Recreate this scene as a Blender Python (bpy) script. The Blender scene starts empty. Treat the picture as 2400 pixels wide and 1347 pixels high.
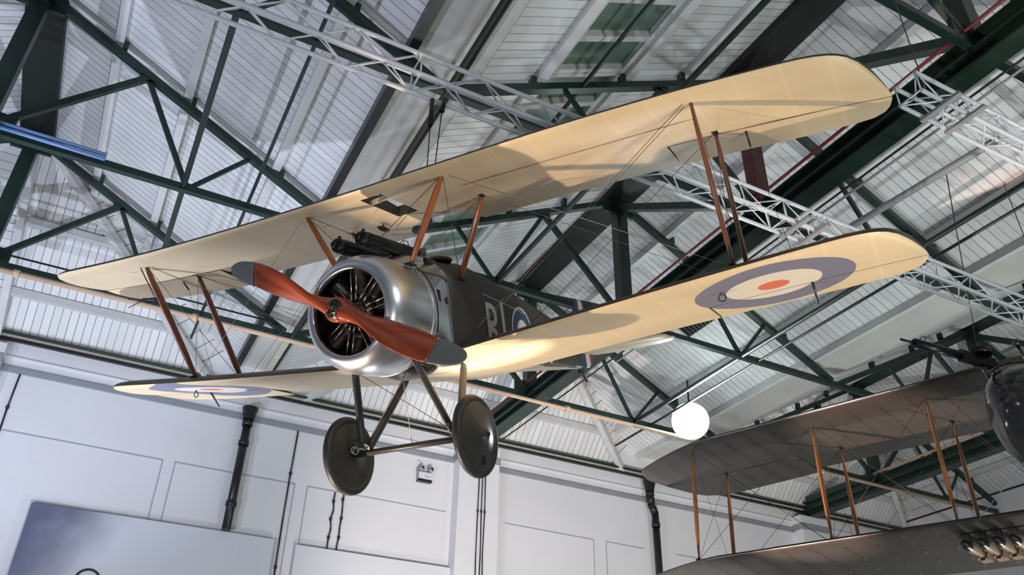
import bpy, math, random
from mathutils import Vector as V, Matrix
random.seed(7)
D2=math.pi/180
C=bpy.context.scene.collection
EYE=1.6; U=8.0
def W(x,y,z): return V((x*U,y*U,z*U+EYE))       # hall units -> metres
# ------------------------------------------------------------------ materials
def mat(name,col,rough=.6,metal=0,spec=.5,noise=0,nscale=4,bump=0,bscale=30,emit=None,estr=0,coat=0,trans=0):
    m=bpy.data.materials.new(name);m.use_nodes=True;nt=m.node_tree;b=nt.nodes['Principled BSDF']
    b.inputs['Base Color'].default_value=(*col,1);b.inputs['Roughness'].default_value=rough
    b.inputs['Metallic'].default_value=metal;b.inputs['Specular IOR Level'].default_value=spec
    b.inputs['Coat Weight'].default_value=coat;b.inputs['Coat Roughness'].default_value=.12
    if emit: b.inputs['Emission Color'].default_value=(*emit,1);b.inputs['Emission Strength'].default_value=estr
    tc=nt.nodes.new('ShaderNodeTexCoord')
    if noise:
        n=nt.nodes.new('ShaderNodeTexNoise');n.inputs['Scale'].default_value=nscale;n.inputs['Detail'].default_value=5
        nt.links.new(tc.outputs['Object'],n.inputs['Vector'])
        r=nt.nodes.new('ShaderNodeMapRange');r.inputs[1].default_value=.3;r.inputs[2].default_value=.7
        r.inputs[3].default_value=1-noise;r.inputs[4].default_value=1+noise
        nt.links.new(n.outputs['Fac'],r.inputs[0])
        mx=nt.nodes.new('ShaderNodeVectorMath');mx.operation='SCALE';mx.inputs[0].default_value=col
        nt.links.new(r.outputs[0],mx.inputs['Scale']);nt.links.new(mx.outputs[0],b.inputs['Base Color'])
    if bump:
        n=nt.nodes.new('ShaderNodeTexNoise');n.inputs['Scale'].default_value=bscale
        nt.links.new(tc.outputs['Object'],n.inputs['Vector'])
        bp=nt.nodes.new('ShaderNodeBump');bp.inputs['Strength'].default_value=bump;bp.inputs['Distance'].default_value=.02
        nt.links.new(n.outputs['Fac'],bp.inputs['Height']);nt.links.new(bp.outputs[0],b.inputs['Normal'])
    return m
class NT:
    """tiny helper to write node maths"""
    def __init__(s,m): s.m=m;s.nt=m.node_tree;s.b=s.nt.nodes['Principled BSDF']
    def n(s,t): return s.nt.nodes.new(t)
    def put(s,a,sock):
        if hasattr(a,'is_output'): s.nt.links.new(a,sock)
        else: sock.default_value=a
    def ma(s,op,a,b=0,c=0):
        n=s.n('ShaderNodeMath');n.operation=op;s.put(a,n.inputs[0]);s.put(b,n.inputs[1]);s.put(c,n.inputs[2]);return n.outputs[0]
    def xyz(s,kind='Object'):
        tc=s.n('ShaderNodeTexCoord');sp=s.n('ShaderNodeSeparateXYZ');s.nt.links.new(tc.outputs[kind],sp.inputs[0]);s.tc=tc;return sp.outputs
    def mix(s,f,a,b):
        n=s.n('ShaderNodeMix');n.data_type='RGBA';s.put(f,n.inputs[0])
        for v,k in ((a,6),(b,7)):
            if hasattr(v,'is_output'): s.nt.links.new(v,n.inputs[k])
            else: n.inputs[k].default_value=(*v,1)
        return n.outputs[2]
    def noise(s,scale,detail=4,sc=(1,1,1)):
        mp=s.n('ShaderNodeMapping');mp.inputs['Scale'].default_value=sc;s.nt.links.new(s.tc.outputs['Object'],mp.inputs[0])
        n=s.n('ShaderNodeTexNoise');n.inputs['Scale'].default_value=scale;n.inputs['Detail'].default_value=detail
        s.nt.links.new(mp.outputs[0],n.inputs['Vector']);return n.outputs['Fac']
    def bump(s,h,strength,dist=.02):
        bp=s.n('ShaderNodeBump');bp.inputs['Strength'].default_value=strength;bp.inputs['Distance'].default_value=dist
        s.nt.links.new(h,bp.inputs['Height']);s.nt.links.new(bp.outputs[0],s.b.inputs['Normal'])
def boards(name,axis,col,w=.155,dk=.2):
    m=mat(name,col,.55);k=NT(m);o=k.xyz()
    t=k.ma('DIVIDE',o[axis],w);fr=k.ma('FRACT',t);ix=k.ma('FLOOR',t)
    d=k.ma('ABSOLUTE',k.ma('SUBTRACT',fr,.5));gap=k.ma('GREATER_THAN',d,.458)
    wn=k.n('ShaderNodeTexWhiteNoise');wn.noise_dimensions='1D';k.put(ix,wn.inputs['W'])
    tone=k.ma('MULTIPLY_ADD',wn.outputs['Value'],.12,.94)
    gs=k.ma('MULTIPLY',gap,k.ma('MULTIPLY_ADD',wn.outputs['Value'],.42,.35+dk))
    n1=k.noise(.9,5);dirt=k.ma('MULTIPLY_ADD',n1,.3,.85)
    sc=k.ma('MULTIPLY',tone,dirt)
    vm=k.n('ShaderNodeVectorMath');vm.operation='SCALE';vm.inputs[0].default_value=col;k.put(sc,vm.inputs['Scale'])
    k.nt.links.new(k.mix(gs,vm.outputs[0],(.10,.12,.13)),k.b.inputs['Base Color'])
    k.bump(k.ma('SUBTRACT',1,gap),.5,.01);return m
WHITE=(.74,.75,.75)
M={}
M['boards_y']=boards('white boards along slope',1,WHITE)
M['boards_x']=boards('white boards on hip',0,WHITE,dk=.30)
M['boards_z']=boards('white boards laid level',2,WHITE,dk=.30,w=.12)
M['white']=mat('white painted timber',(.64,.65,.64),.5,noise=.06,nscale=3)
M['soffit']=mat('gutter soffit paint',(.55,.56,.52),.55,noise=.1,nscale=.8)
M['ledge']=mat('cream eave board',(.62,.58,.47),.5,noise=.08)
M['wall']=mat('white wall paint',(.78,.79,.82),.55,noise=.03,nscale=.7,bump=.08,bscale=6)
M['band']=mat('grey painted channel',(.30,.33,.36),.5,noise=.08)
M['groove']=mat('panel groove',(.42,.45,.50),.7)
M['green']=mat('dark green steel paint',(.009,.029,.021),.42,noise=.2,nscale=5)
M['green2']=mat('girder green paint',(.009,.027,.019),.42,noise=.3,nscale=2.5,bump=.15,bscale=8)
M['shade']=mat('green steel darkened for shade',(.008,.013,.011),.6)  # ridge chord steel, colour darkened to carry the deep shade under the ridge
M['rust']=mat('dark red oxide steel',(.13,.020,.018),.5,noise=.25)
M['redpipe']=mat('red pipe paint',(.20,.02,.025),.4,noise=.1)
M['peach']=mat('buff pipe lagging',(.62,.44,.30),.55,noise=.08)
M['black']=mat('black metal',(.012,.013,.014),.35)
M['black2']=mat('black rubber cable',(.015,.018,.022),.5)
M['truss']=mat('white powder coated tube',(.72,.75,.80),.35)
M['grey']=mat('grey steel bar',(.32,.33,.34),.45)
M['floor']=mat('grey screed floor',(.30,.29,.28),.5,noise=.1,nscale=1)
M['gold']=mat('fastener brass',(.5,.4,.2),.3,metal=.8)
g=mat('skylight glass',(.14,.22,.17),.22,spec=.6,noise=.12,nscale=3);M['glass']=g
# aeroplane materials (object space = aeroplane axes)
def fabric_under(name,roundel=None,dark=False):
    base=(.60,.47,.29) if not dark else (.050,.045,.039)
    m=mat(name,base,.42 if not dark else .33,spec=.5);k=NT(m);o=k.xyz()
    fr=k.ma('FRACT',k.ma('DIVIDE',k.ma('ADD',o[1],.05),.33 if not dark else .42))
    d=k.ma('ABSOLUTE',k.ma('SUBTRACT',fr,.5));tape=k.ma('GREATER_THAN',d,.46)
    n1=k.noise(1.6,6,(1,.5,1));n2=k.noise(9,4,(3,.6,1))
    sc=k.ma('MULTIPLY',k.ma('MULTIPLY_ADD',n1,.5,.75),k.ma('MULTIPLY_ADD',tape,.06,1))
    vm=k.n('ShaderNodeVectorMath');vm.operation='SCALE';vm.inputs[0].default_value=base;k.put(sc,vm.inputs['Scale'])
    col=vm.outputs[0]
    if roundel:
        yc,xc,rings=roundel
        ay=k.ma('SUBTRACT',k.ma('ABSOLUTE',o[1]),yc);dx=k.ma('SUBTRACT',o[0],xc)
        rr=k.ma('SQRT',k.ma('ADD',k.ma('MULTIPLY',ay,ay),k.ma('MULTIPLY',dx,dx)))
        for rad,c in rings:
            col=k.mix(k.ma('LESS_THAN',rr,rad),col,c)
    k.nt.links.new(col,k.b.inputs['Base Color'])
    h=k.ma('ADD',k.ma('MULTIPLY',k.ma('SMOOTH_MIN',d,.42,.06),-.8),k.ma('MULTIPLY',n2,.10))
    h=k.ma('ADD',h,k.ma('MULTIPLY',k.noise(2.3,2,(1,1.6,1)),.8))
    k.bump(h,.5,.02)
    return m
M['linenU']=fabric_under('clear doped linen')
M['linenL']=fabric_under('clear doped linen with roundels',(3.10,-1.640,[(.645,(.16,.15,.20)),(.385,(.62,.55,.45)),(.128,(.62,.13,.07))]))
M['olive']=mat('khaki doped fabric',(.052,.047,.038),.5,noise=.15,nscale=3,bump=.12,bscale=14)
M['fus']=mat('khaki fuselage fabric',(.050,.046,.038),.55,noise=.12,nscale=2.5,bump=.1,bscale=10)
M['cream']=mat('cream underside fabric',(.60,.50,.36),.5,noise=.08,nscale=4)
M['letter']=mat('white lettering',(.70,.68,.64),.5)
M['blue']=mat('roundel blue',(.035,.07,.15),.5)
M['red']=mat('roundel red',(.40,.04,.035),.5)
M['drab']=mat('grey green gear paint',(.036,.037,.034),.40,noise=.12,nscale=8)
M['tyre']=mat('aged grey rubber tyre',(.026,.027,.028),.5,noise=.1)
M['hubc']=mat('olive wheel cover',(.042,.042,.037),.32,noise=.06,nscale=5)
M['steel']=mat('oily engine steel',(.10,.092,.083),.32,metal=.9,noise=.3,nscale=12)
M['rod']=mat('bright pushrod steel',(.8,.72,.6),.2,metal=1)
M['dark']=mat('engine bay black',(.006,.006,.006),.8)
M['wire']=mat('bracing wire',(.10,.085,.07),.4,metal=.4)
M['wirel']=mat('light bracing wire',(.28,.26,.24),.4,metal=.3)
M['rope']=mat('cream rope',(.6,.52,.44),.8)
M['tipgrey']=mat('grey propeller tip paint',(.14,.15,.145),.4,noise=.05)
M['gun']=mat('gunmetal',(.018,.020,.022),.35,metal=.6,noise=.15,nscale=10)
M['leather']=mat('brown leather',(.10,.05,.03),.6)
# polished aluminium
m=mat('polished aluminium',(.72,.75,.79),.3,metal=1);k=NT(m);o=k.xyz()
n=k.noise(7,5);k.nt.links.new(k.ma('MULTIPLY_ADD',n,.16,.22),k.b.inputs['Roughness']);k.bump(k.noise(3,3),.10,.02);M['alu']=m
# woods
def wood(name,c1,c2,scale,rough=.25,axis=(1,1,8)):
    m=mat(name,c1,rough,coat=.4);k=NT(m);o=k.xyz()
    k.nt.links.new(k.mix(k.noise(scale,4,axis),c1,c2),k.b.inputs['Base Color']);return m
M['strutwood']=wood('varnished brown strut wood',(.11,.030,.014),(.20,.065,.028),6,axis=(6,6,.6))
M['cabwood']=wood('orange varnished ash',(.26,.065,.018),(.40,.12,.035),6,axis=(6,6,.6))
M['fewood']=wood('golden varnished spruce',(.36,.12,.03),(.52,.22,.06),6,axis=(6,6,.6))
m=mat('laminated propeller mahogany',(.3,.06,.02),.2,coat=.6);k=NT(m);o=k.xyz()
st=k.ma('SINE',k.ma('ADD',k.ma('MULTIPLY',o[0],110),k.ma('MULTIPLY',k.noise(2,3),6)))
k.nt.links.new(k.mix(k.ma('MULTIPLY_ADD',st,.5,.5),(.24,.040,.013),(.36,.068,.021)),k.b.inputs['Base Color']);M['prop']=m
# display board graphic
m=mat('printed display panel',(.7,.72,.78),.35);k=NT(m);o=k.xyz()
gx=k.ma('MULTIPLY_ADD',o[0],-.42,-.35);cl=k.ma('ADD',k.ma('ADD',gx,k.ma('MULTIPLY',o[2],.18)),k.ma('MULTIPLY',k.noise(.55,5),1.0))
cr=k.n('ShaderNodeMapRange');cr.inputs[1].default_value=.95;cr.inputs[2].default_value=1.55;k.put(cl,cr.inputs[0])
k.nt.links.new(k.mix(cr.outputs[0],(.70,.73,.80),(.13,.15,.24)),k.b.inputs['Base Color']);M['graphic']=m
M['panel']=mat('white display panel',(.74,.77,.82),.4)
M['fedark']=fabric_under('dark doped fabric',None,True)
M['fetop']=mat('dark upper fabric',(.03,.028,.022),.5)
M['nacelle']=mat('dark glossy nacelle paint',(.018,.019,.020),.16,spec=.6)
M['bombtan']=mat('tan bomb paint',(.25,.16,.095),.4,noise=.1)
M['lamp']=mat('floodlight lens',(1,1,1),.3,emit=(.80,1,.98),estr=30)
M['lensg']=mat('emergency lamp glass',(.45,.46,.48),.12,metal=.6)
# ------------------------------------------------------------------ mesh builder
class MB:
    def __init__(s): s.v=[];s.f=[];s.m=[];s.s=[]
    def add(s,vs,fs,mi=0,sm=False):
        o=len(s.v);s.v+=[tuple(v) for v in vs]
        for f in fs: s.f.append(tuple(i+o for i in f));s.m.append(mi);s.s.append(sm)
        return s
    def frame(s,p,q,up=(0,0,1)):
        p=V(p);q=V(q);d=(q-p).normalized();u=V(up)
        if abs(d.dot(u))>.99: u=V((0,1,0)) if abs(d.y)<.9 else V((1,0,0))
        a=d.cross(u).normalized();b=a.cross(d).normalized();return p,q,d,a,b
    def beam(s,p,q,w,h,up=(0,0,1),mi=0):
        p,q,d,a,b=s.frame(p,q,up)
        vs=[c+a*(x*w/2)+b*(y*h/2) for c in (p,q) for x,y in ((-1,-1),(1,-1),(1,1),(-1,1))]
        return s.add(vs,[(3,2,1,0),(4,5,6,7),(0,1,5,4),(1,2,6,5),(2,3,7,6),(3,0,4,7)],mi)
    def box(s,c,d,mi=0):
        c=V(c);return s.beam(c-V((d[0]/2,0,0)),c+V((d[0]/2,0,0)),d[1],d[2],mi=mi)
    def tube(s,p,q,r,n=10,r2=None,up=(0,0,1),mi=0,flat=1.0):
        p,q,d,a,b=s.frame(p,q,up);r2=r if r2 is None else r2
        vs=[c+a*(math.cos(t)*R)+b*(math.sin(t)*R*flat) for c,R in ((p,r),(q,r2)) for t in [2*math.pi*i/n for i in range(n)]]
        fs=[(i,(i+1)%n,n+(i+1)%n,n+i) for i in range(n)]
        s.add(vs,fs,mi,True);o=len(s.v)-2*n
        s.f.append(tuple(o+i for i in reversed(range(n))));s.m.append(mi);s.s.append(False)
        s.f.append(tuple(o+n+i for i in range(n)));s.m.append(mi);s.s.append(False);return s
    def loft(s,secs,cap=True,mi=0,sm=True,closed=True):
        n=len(secs[0]);vs=[v for sec in secs for v in sec];fs=[]
        for j in range(len(secs)-1):
            for i in range(n if closed else n-1):
                a=j*n+i;b=j*n+(i+1)%n;fs.append((a,b,b+n,a+n))
        s.add(vs,fs,mi,sm)
        if cap:
            o=len(s.v)-len(vs)
            s.f.append(tuple(o+i for i in reversed(range(n))));s.m.append(mi);s.s.append(False)
            s.f.append(tuple(o+(len(secs)-1)*n+i for i in range(n)));s.m.append(mi);s.s.append(False)
        return s
    def lathe(s,prof,o=(0,0,0),axis='x',n=48,mi=0,sm=True):
        o=V(o);secs=[]
        for (t,r) in prof:
            sec=[]
            for i in range(n):
                a=2*math.pi*i/n;c,d=math.cos(a)*r,math.sin(a)*r
                sec.append(o+(V((t,c,d)) if axis=='x' else V((d,t,c)) if axis=='y' else V((c,d,t))))
            secs.append(sec)
        return s.loft(secs,cap=False,mi=mi,sm=sm)
    def torus(s,c,R,r,ax1,ax2,n=32,k=8,mi=0,a0=0,a1=2*math.pi):
        c=V(c);ax1=V(ax1).normalized();ax2=V(ax2).normalized();ax3=ax1.cross(ax2);full=abs(a1-a0-2*math.pi)<1e-6
        secs=[]
        for i in range(n+1):
            t=a0+(a1-a0)*i/n;d=ax1*math.cos(t)+ax2*math.sin(t)
            secs.append([c+d*(R+r*math.cos(u))+ax3*(r*math.sin(u)) for u in [2*math.pi*j/k for j in range(k)]])
        return s.loft(secs,cap=not full,mi=mi)
    def build(s,name,mats,parent=None):
        me=bpy.data.meshes.new(name);me.from_pydata(s.v,[],s.f)
        if not isinstance(mats,(list,tuple)): mats=[mats]
        for m in mats: me.materials.append(M[m] if isinstance(m,str) else m)
        me.polygons.foreach_set('material_index',s.m);me.polygons.foreach_set('use_smooth',s.s);me.update()
        o=bpy.data.objects.new(name,me);C.objects.link(o)
        if parent: o.parent=parent
        return o
def tag(o,label=None,cat=None,group=None,kind=None):
    if label:o['label']=label
    if cat:o['category']=cat
    if group:o['group']=group
    if kind:o['kind']=kind
    return o
def empty(name,loc,label,cat,group=None,rot=None):
    o=bpy.data.objects.new(name,None);C.objects.link(o);o.empty_display_size=.3
    o.location=loc
    if rot: o.rotation_euler=rot.to_euler()
    tag(o,label,cat,group);return o
def off(o,loc): return V(o)-V(loc)
def struct(o): o['kind']='structure';return o
# ------------------------------------------------------------------ hall shell
RX=[-1.67,-.33,1.01,2.35]; HS=.61; ZR=1.367; ZE=1.0327; SL=.548
Y0=-1.4; Y3=1.852; YW=2.2; YT=[.4525,.919,1.3855,1.852]
T=.012
def slab(mb,pts,th,mi=0):
    """planar polygon given in hall units, thickened upward by th metres"""
    p=[W(*q) for q in pts];n=len(p)
    nn=(p[1]-p[0]).cross(p[2]-p[0]).normalized();nn=nn if nn.z>0 else -nn
    vs=p+[q+nn*th for q in p]
    mb.add(vs,[tuple(range(n)),tuple(range(2*n-1,n-1,-1))]+[(i,n+i,n+(i+1)%n,(i+1)%n) for i in range(n)],mi)
ZO=.030
zs=lambda d: ZR-SL*d
zr_=lambda d: ZR+ZO-SL*d
SK0,SK1=.30,.49          # skylight strip on the left slope of the gable over the main aeroplane
CXL={}
for gi,xr in enumerate(RX):
    for s in (-1,1):
        mb=MB()
        strips=[(0,HS)]
        if gi==2 and s==-1: strips=[(0,SK0),(SK1,HS)]
        for a,b in strips:
            slab(mb,[(xr+s*a,Y0,zr_(a)),(xr+s*b,Y0,zr_(b)),(xr+s*b,Y3,zr_(b)),(xr+s*a,Y3,zr_(a))],.10)
        slab(mb,[(xr,Y3,ZR+ZO),(xr+s*HS,Y3,ZE+ZO),(xr+s*HS,YW+.02,ZE+ZO)],.10)
        slab(mb,[(xr,Y3,ZR+ZO),(xr+s*HS,YW+.02,ZE+ZO),(xr+s*.54,YW+.02,1.0-.01)],.10)
        if gi==2 and s==-1:   # reveal upstands round the skylight
            for dd in (SK0,SK1):
                mb.beam(W(xr-dd,Y0,zr_(dd)+.012),W(xr-dd,Y3,zr_(dd)+.012),.05,.24)
            slab(mb,[(xr-SK0,1.74,zr_(SK0)),(xr-SK1,1.74,zr_(SK1)),(xr-SK1,Y3,zr_(SK1)),(xr-SK0,Y3,zr_(SK0))],.10)
        o=struct(mb.build('ceiling','boards_y'));CXL[(gi,s)]=o
        tag(o,'white boarded roof slope')
        for dd in ((.15,.30,.495) if (gi,s)!=(3,-1) else (.05,)):
            pb=MB();sz=.13
            yend=Y3+.348*max(0,min(1,dd/.54))-.01
            pb.beam(W(xr+s*dd,Y0,zr_(dd)-.016),W(xr+s*dd,yend,zr_(dd)-.010),sz,.15)
            pb.build('purlin','white',o)
    # hip end
    mb=MB();slab(mb,[(xr,Y3,ZR+ZO),(xr+.56,YW+.02,.99),((xr-.56) if gi!=1 else xr+.03,YW+.02,.99)],.10)
    o=struct(mb.build('ceiling','boards_x'))
    if gi==1:
        mw=MB();slab(mw,[(xr,Y3,ZR+ZO),(xr+.03,YW+.02,.99),(xr-.56,YW+.02,.99)],.10);ow=struct(mw.build('ceiling','boards_z'))
        MB().beam(W(xr+.002,Y3+.01,ZR+.005),W(xr+.033,YW-.005,.995),.14,.22).build('hip_rafter','white',ow)
    for y in (2.007,2.131):
        z=ZR+.02-1.0546*(y-Y3);hw=.54*(y-Y3)/.348-.01
        MB().beam(W(xr-(hw if gi!=1 else -.03),y-.006,z-.008),W(xr+hw,y-.006,z-.008),.12,.15).build('purlin','white',o)
    for s in (-1,1):
        MB().beam(W(xr+s*.01,Y3,ZR+.005),W(xr+s*.54,YW-.005,1.0-.005),.14,.15).build('hip_rafter','white',o)
for xv in (-1.0,.34,1.68):
    mb=MB();slab(mb,[(xv-.062,Y0,ZE+ZO+.001),(xv+.062,Y0,ZE+ZO+.001),(xv+.062,YW+.02,ZE+ZO+.001),(xv-.062,YW+.02,ZE+ZO+.001)],.12)
    o=struct(mb.build('ceiling','soffit'))
    if xv==.34: MB().beam(W(.2735,Y0,ZE+ZO-.004),W(.2735,YW-.01,ZE+ZO-.004),.13,.20).build('gutter_edge','black',o)
    if xv==1.68: MB().beam(W(1.613,Y0,ZE+ZO-.002),W(1.613,YW-.01,ZE+ZO-.002),.10,.16).build('gutter_edge','white',o)
    if xv!=.34: continue
    MB().beam(W(xv+.032,Y0,ZE+ZO-.004),W(xv+.032,YW-.01,ZE+ZO-.004),.02,.10).build('gutter_seam','black',o)
    MB().beam(W(xv+.018,Y0,ZE+ZO-.003),W(xv+.018,YW-.01,ZE+ZO-.003),.13,.08).build('gutter_fillet','ledge',o)
# skylights, one window per truss bay
xr=RX[2];bays=[(-.90,-.4805),(-.4805,-.014),(-.014,.4525),(.4525,.919),(.919,1.3855),(1.3855,1.74)]
for i,(a,b) in enumerate(bays):
    cx=W(xr-(SK0+SK1)/2,(a+b)/2,zr_((SK0+SK1)/2)+.02)
    w=empty(f'window_{i+1}',cx,None,None);w['kind']='structure'
    def P(d,y,dz=0): return W(xr-d,y,zr_(d)+dz)-cx
    fr=MB()
    for d in (SK0+.008,SK1-.008): fr.beam(P(d,a,.008),P(d,b,.008),.16,.20)
    for y in (a+.006,b-.006): fr.beam(P(SK0,y,.012),P(SK1,y,.012),.08,.12)
    fr.build('window_frame','white',w)
    nb=5 if b-a>.4 else 4;st=(b-a)/nb
    for j in range(nb):
        y0=a+j*st;y1=y0+st
        pm=MB();pm.add([P(SK0,y0+.003,.018),P(SK1,y0+.003,.018),P(SK1,y1-.003,.018),P(SK0,y1-.003,.018),P(SK0,y0+.003,.021),P(SK1,y0+.003,.021),P(SK1,y1-.003,.021),P(SK0,y1-.003,.021)],[(0,1,2,3),(7,6,5,4),(0,4,5,1),(1,5,6,2),(2,6,7,3),(3,7,4,0)])
        pm.build('window_pane','glass',w)
        if j: MB().beam(P(SK0+.01,y0,.010),P(SK1-.01,y0,.010),.11,.12).build('glazing_bar','white',w)
# walls, floor
def wbox(name,x0,x1,y0,y1,z0,z1,m):
    mb=MB();a=V((x0,y0,z0));b=V((x1,y1,z1));mb.box((a+b)/2,b-a);return struct(mb.build(name,m))
FX0,FX1=-2.28*U+.1,2.96*U; FY0=Y0*U; WY=YW*U
wn=wbox('wall_north',FX0,FX1,WY,WY+.3,0,(ZE+ZO)*U+EYE+.1,'wall')
wbox('wall_south',FX0,FX1,FY0-.3,FY0,0,ZE*U+EYE+3.4,'wall')
wbox('wall_west',FX0-.3,FX0,FY0,WY+.3,0,(ZE+ZO)*U+EYE+.2,'wall')
wbox('wall_east',FX1,FX1+.3,FY0,WY+.3,0,(ZE+ZO)*U+EYE+.2,'wall')
wbox('floor',FX0-.3,FX1+.3,FY0-.3,WY+.3,-.2,0,'floor')
def wz(z): return z*U+EYE
# recessed-panel grooves on the north wall
for (x0,z0,x1,z1) in ((-.22,.763,.148,.760),(.148,.760,.148,.30),(.178,.760,.488,.759),(.178,.76,.178,.30),(.486,.759,.486,.30),(.521,.759,.929,.757),(.521,.759,.521,.30),
                      (1.12,.755,1.43,.753),(1.43,.753,1.43,.30),(1.476,.754,1.62,.753),(1.476,.754,1.476,.30),(1.75,.753,2.2,.753)):
    MB().beam((x0*U,WY-.006,wz(z0)),(x1*U,WY-.006,wz(z1)),.02,.02).build('panel_joint','groove',wn)
# piers under the ridge girders
for i,xp in enumerate((-.33,1.01,2.35)):
    o=wbox('wall_north_pier' if 0 else 'trim_%d'%(i+1),(xp-.065)*U,(xp+.065)*U,WY-.36,WY,0,wz(.9612),'wall')
    MB().box((xp*U,WY-.19,wz(.921)),(1.08,.40,.17)).build('pier_band','band',o)
o=wbox('trim_4',FX0,FX1,WY-.06,WY,wz(.907),wz(.921),'band')
o=wbox('trim_5',FX0,FX1,WY-.10,WY,wz(.9895),wz(.9995),'ledge')
MB().beam((FX0,WY-.10,wz(.9870)),(FX1,WY-.10,wz(.9870)),.08,.05).build('drip_edge','black',o)
o=wbox('trim_6',FX0,FX1,WY-.035,WY,wz(.945),wz(.949),'wall')
# eave conduit and pipes
tag(MB().tube((FX0+.2,WY-.14,wz(1.003)),(FX1-.2,WY-.14,wz(1.003)),.032).build('conduit','green'),'thin dark green conduit running along the eave above the end wall','pipe')
# ------------------------------------------------------------------ roof trusses
ZT=1.0
tl={(1,1):'green steel roof truss crossing the top left corner above the white lighting truss',(1,2):'green steel roof truss with triangular webs filling the upper left',
 (1,3):'green roof truss of the left bay, nearest the end wall',(2,0):'green roof truss meeting the big girder in the top right corner',
 (2,1):'green roof truss behind the upper wing and the skylight strip',(2,2):'green roof truss with a thick central post behind the aeroplane wings',
 (2,3):'green roof truss of the middle bay, just in front of the end wall',(3,1):'green roof truss of the right bay hidden mostly beyond the frame edge',
 (3,2):'green roof truss above the dark aeroplane with a fan of braces',(3,3):'green roof truss seen between the struts of the dark aeroplane'}
def gus(mb,c,sx,sz,y):
    mb.beam(c+V((0,-.03,0)),c+V((0,.03,0)),sx,sz)
for (gi,ti),lab in tl.items():
    xr=RX[gi];y=YT[ti];org=W(xr,y,ZT)
    r=empty('roof_truss',org,lab,'roof truss')
    def Q(dx,z,dy=0): return W(xr+dx,y,z)-org+V((0,dy,0))
    for s in (-1,1):
        a,b=Q(0,ZR-.012),Q(s*.655,ZT+.008)
        MB().beam(a,b,.11,.125,up=(0,1,0)).build('rafter','green',r)
        def seg(p,q,w,name='web_strut'): MB().beam(p,q,w,w*.8,up=(0,1,0)).build(name,'green',r)
        n1=Q(s*.22,zs(.22)-.014);n2=Q(s*.44,zs(.44)-.012);t1=Q(s*.345,ZT);kb=Q(0,ZT)
        seg(n1,t1,.075);seg(n2,t1,.065);seg(n1,kb,.10)
        for c_,a_ in ((n1+V((0,0,-.03)),.26),(t1+V((0,0,.03)),.22)):
            gm=MB();gus(gm,c_,a_,.13,y);gm.build('gusset','green',r)
        for dd in (.15,.30,.495): MB().box(Q(s*(dd+.013),zs(dd+.013)+.012),(.07,.12,.16)).build('purlin_cleat','green',r)
    MB().beam(Q(-.67,ZT),Q(.67,ZT),.10,.11).build('tie_beam','green',r)
    MB().beam(Q(0,ZT+.02),Q(0,ZR+.0),.24,.22,up=(0,1,0)).build('king_post','rust' if (gi,ti)==(2,1) else 'green',r)
    for c_,a_,b_ in ((Q(0,ZT+.02),.75,.34),(Q(0,ZR-.035),.7,.30)):
        gm=MB();gus(gm,c_,a_,b_,y);gm.build('gusset','green2',r)
# longitudinal ridge girders
gl={1:'dark ridge girder of the left bay, reaching the top left corner',2:'big dark green girder running diagonally behind both right wings, red pipe beside it',3:'dark green girder above the bombs and dark wings at lower right'}
for gi in (1,2,3):
    xr=RX[gi];org=W(xr,.5,ZT);r=empty('ridge_girder',org,gl[gi],'girder')
    def Q(dx,y,z): return W(xr+dx,y,z)-org
    YA=-.55;YB=YW-.02 if gi>1 else Y3+.02
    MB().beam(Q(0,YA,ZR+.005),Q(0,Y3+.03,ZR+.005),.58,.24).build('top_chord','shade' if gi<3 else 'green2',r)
    g=MB();x=0
    g.beam(Q(0,YA,.990),Q(0,YB,.990),.05,.42)
    g.beam(Q(0,YA,1.017),Q(0,YB,1.017),.26,.03);g.beam(Q(0,YA,.964),Q(0,YB,.964),.30,.035)
    g.beam(Q(-.0095,YA,.990),Q(-.0095,YB,.990),.12,.05);g.build('bottom_girder','green2',r)
    for i in range(3): MB().beam(Q(0,YT[i+1],ZR-.03),Q(0,YT[i]+.01,1.03),.17,.13).build('diagonal','green',r)
    MB().beam(Q(0,YT[0],ZR-.03),Q(0,-.014,1.03),.17,.13).build('diagonal','green',r)
    if gi>1: MB().beam(Q(0,Y3+.01,1.03),Q(0,YW-.03,1.03),.14,.14).build('end_tie','green',r)
# longitudinal rods at tie level (V1 direction)
def rod(name,x,z,r,m,lab,cat,y0=-.5,y1=1.98): return tag(MB().tube(W(x,y0,z),W(x,y1,z),r).build(name,m),lab,cat)
rod('tie_rod',.008,1.0,.042,'green','green tie bar crossing the left roof truss at its web node','tie bar',y1=1.86)
rod('tie_rod',.1265,1.0,.026,'green','thin dark conduit on the left slope, right of the tie bar','conduit')
rod('tie_rod',.342,.995,.042,'green','green tube running along the middle of the left gutter','tie bar',y1=1.86)
rod('tie_rod',.672,1.0,.042,'green','green tie bar crossing below the skylight strip','tie bar',y1=1.86)
rod('tie_rod',1.358,1.0,.048,'green','green tie bar running under the right slope beyond the wing tips','tie bar',y1=1.86)
rod('tie_rod',1.412,1.0,.028,'green','thin dark conduit right of the green tie bar on the right slope','conduit',y1=2.03)
rod('tie_rod',2.75,.99,.028,'green','thin dark conduit above the dark lower wing at far right','conduit',y1=2.08)
rod('conduit_tube',.602,1.137,.034,'green','green tube crossing in front of the skylight panes above the upper wing','conduit',y1=1.4)
rod('fire_pipe',.9875,1.024,.024,'redpipe','thin red pipe along the top edge of the big girder','pipe',y1=2.1)
rod('fire_pipe',2.330,1.024,.032,'peach','buff pipe along the girder above the dark aeroplane','pipe',y1=1.85)
rod('cable_run',1.046,.962,.016,'black2','black cable run beside the lower edge of the big girder','cable',y1=2.1)
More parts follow.
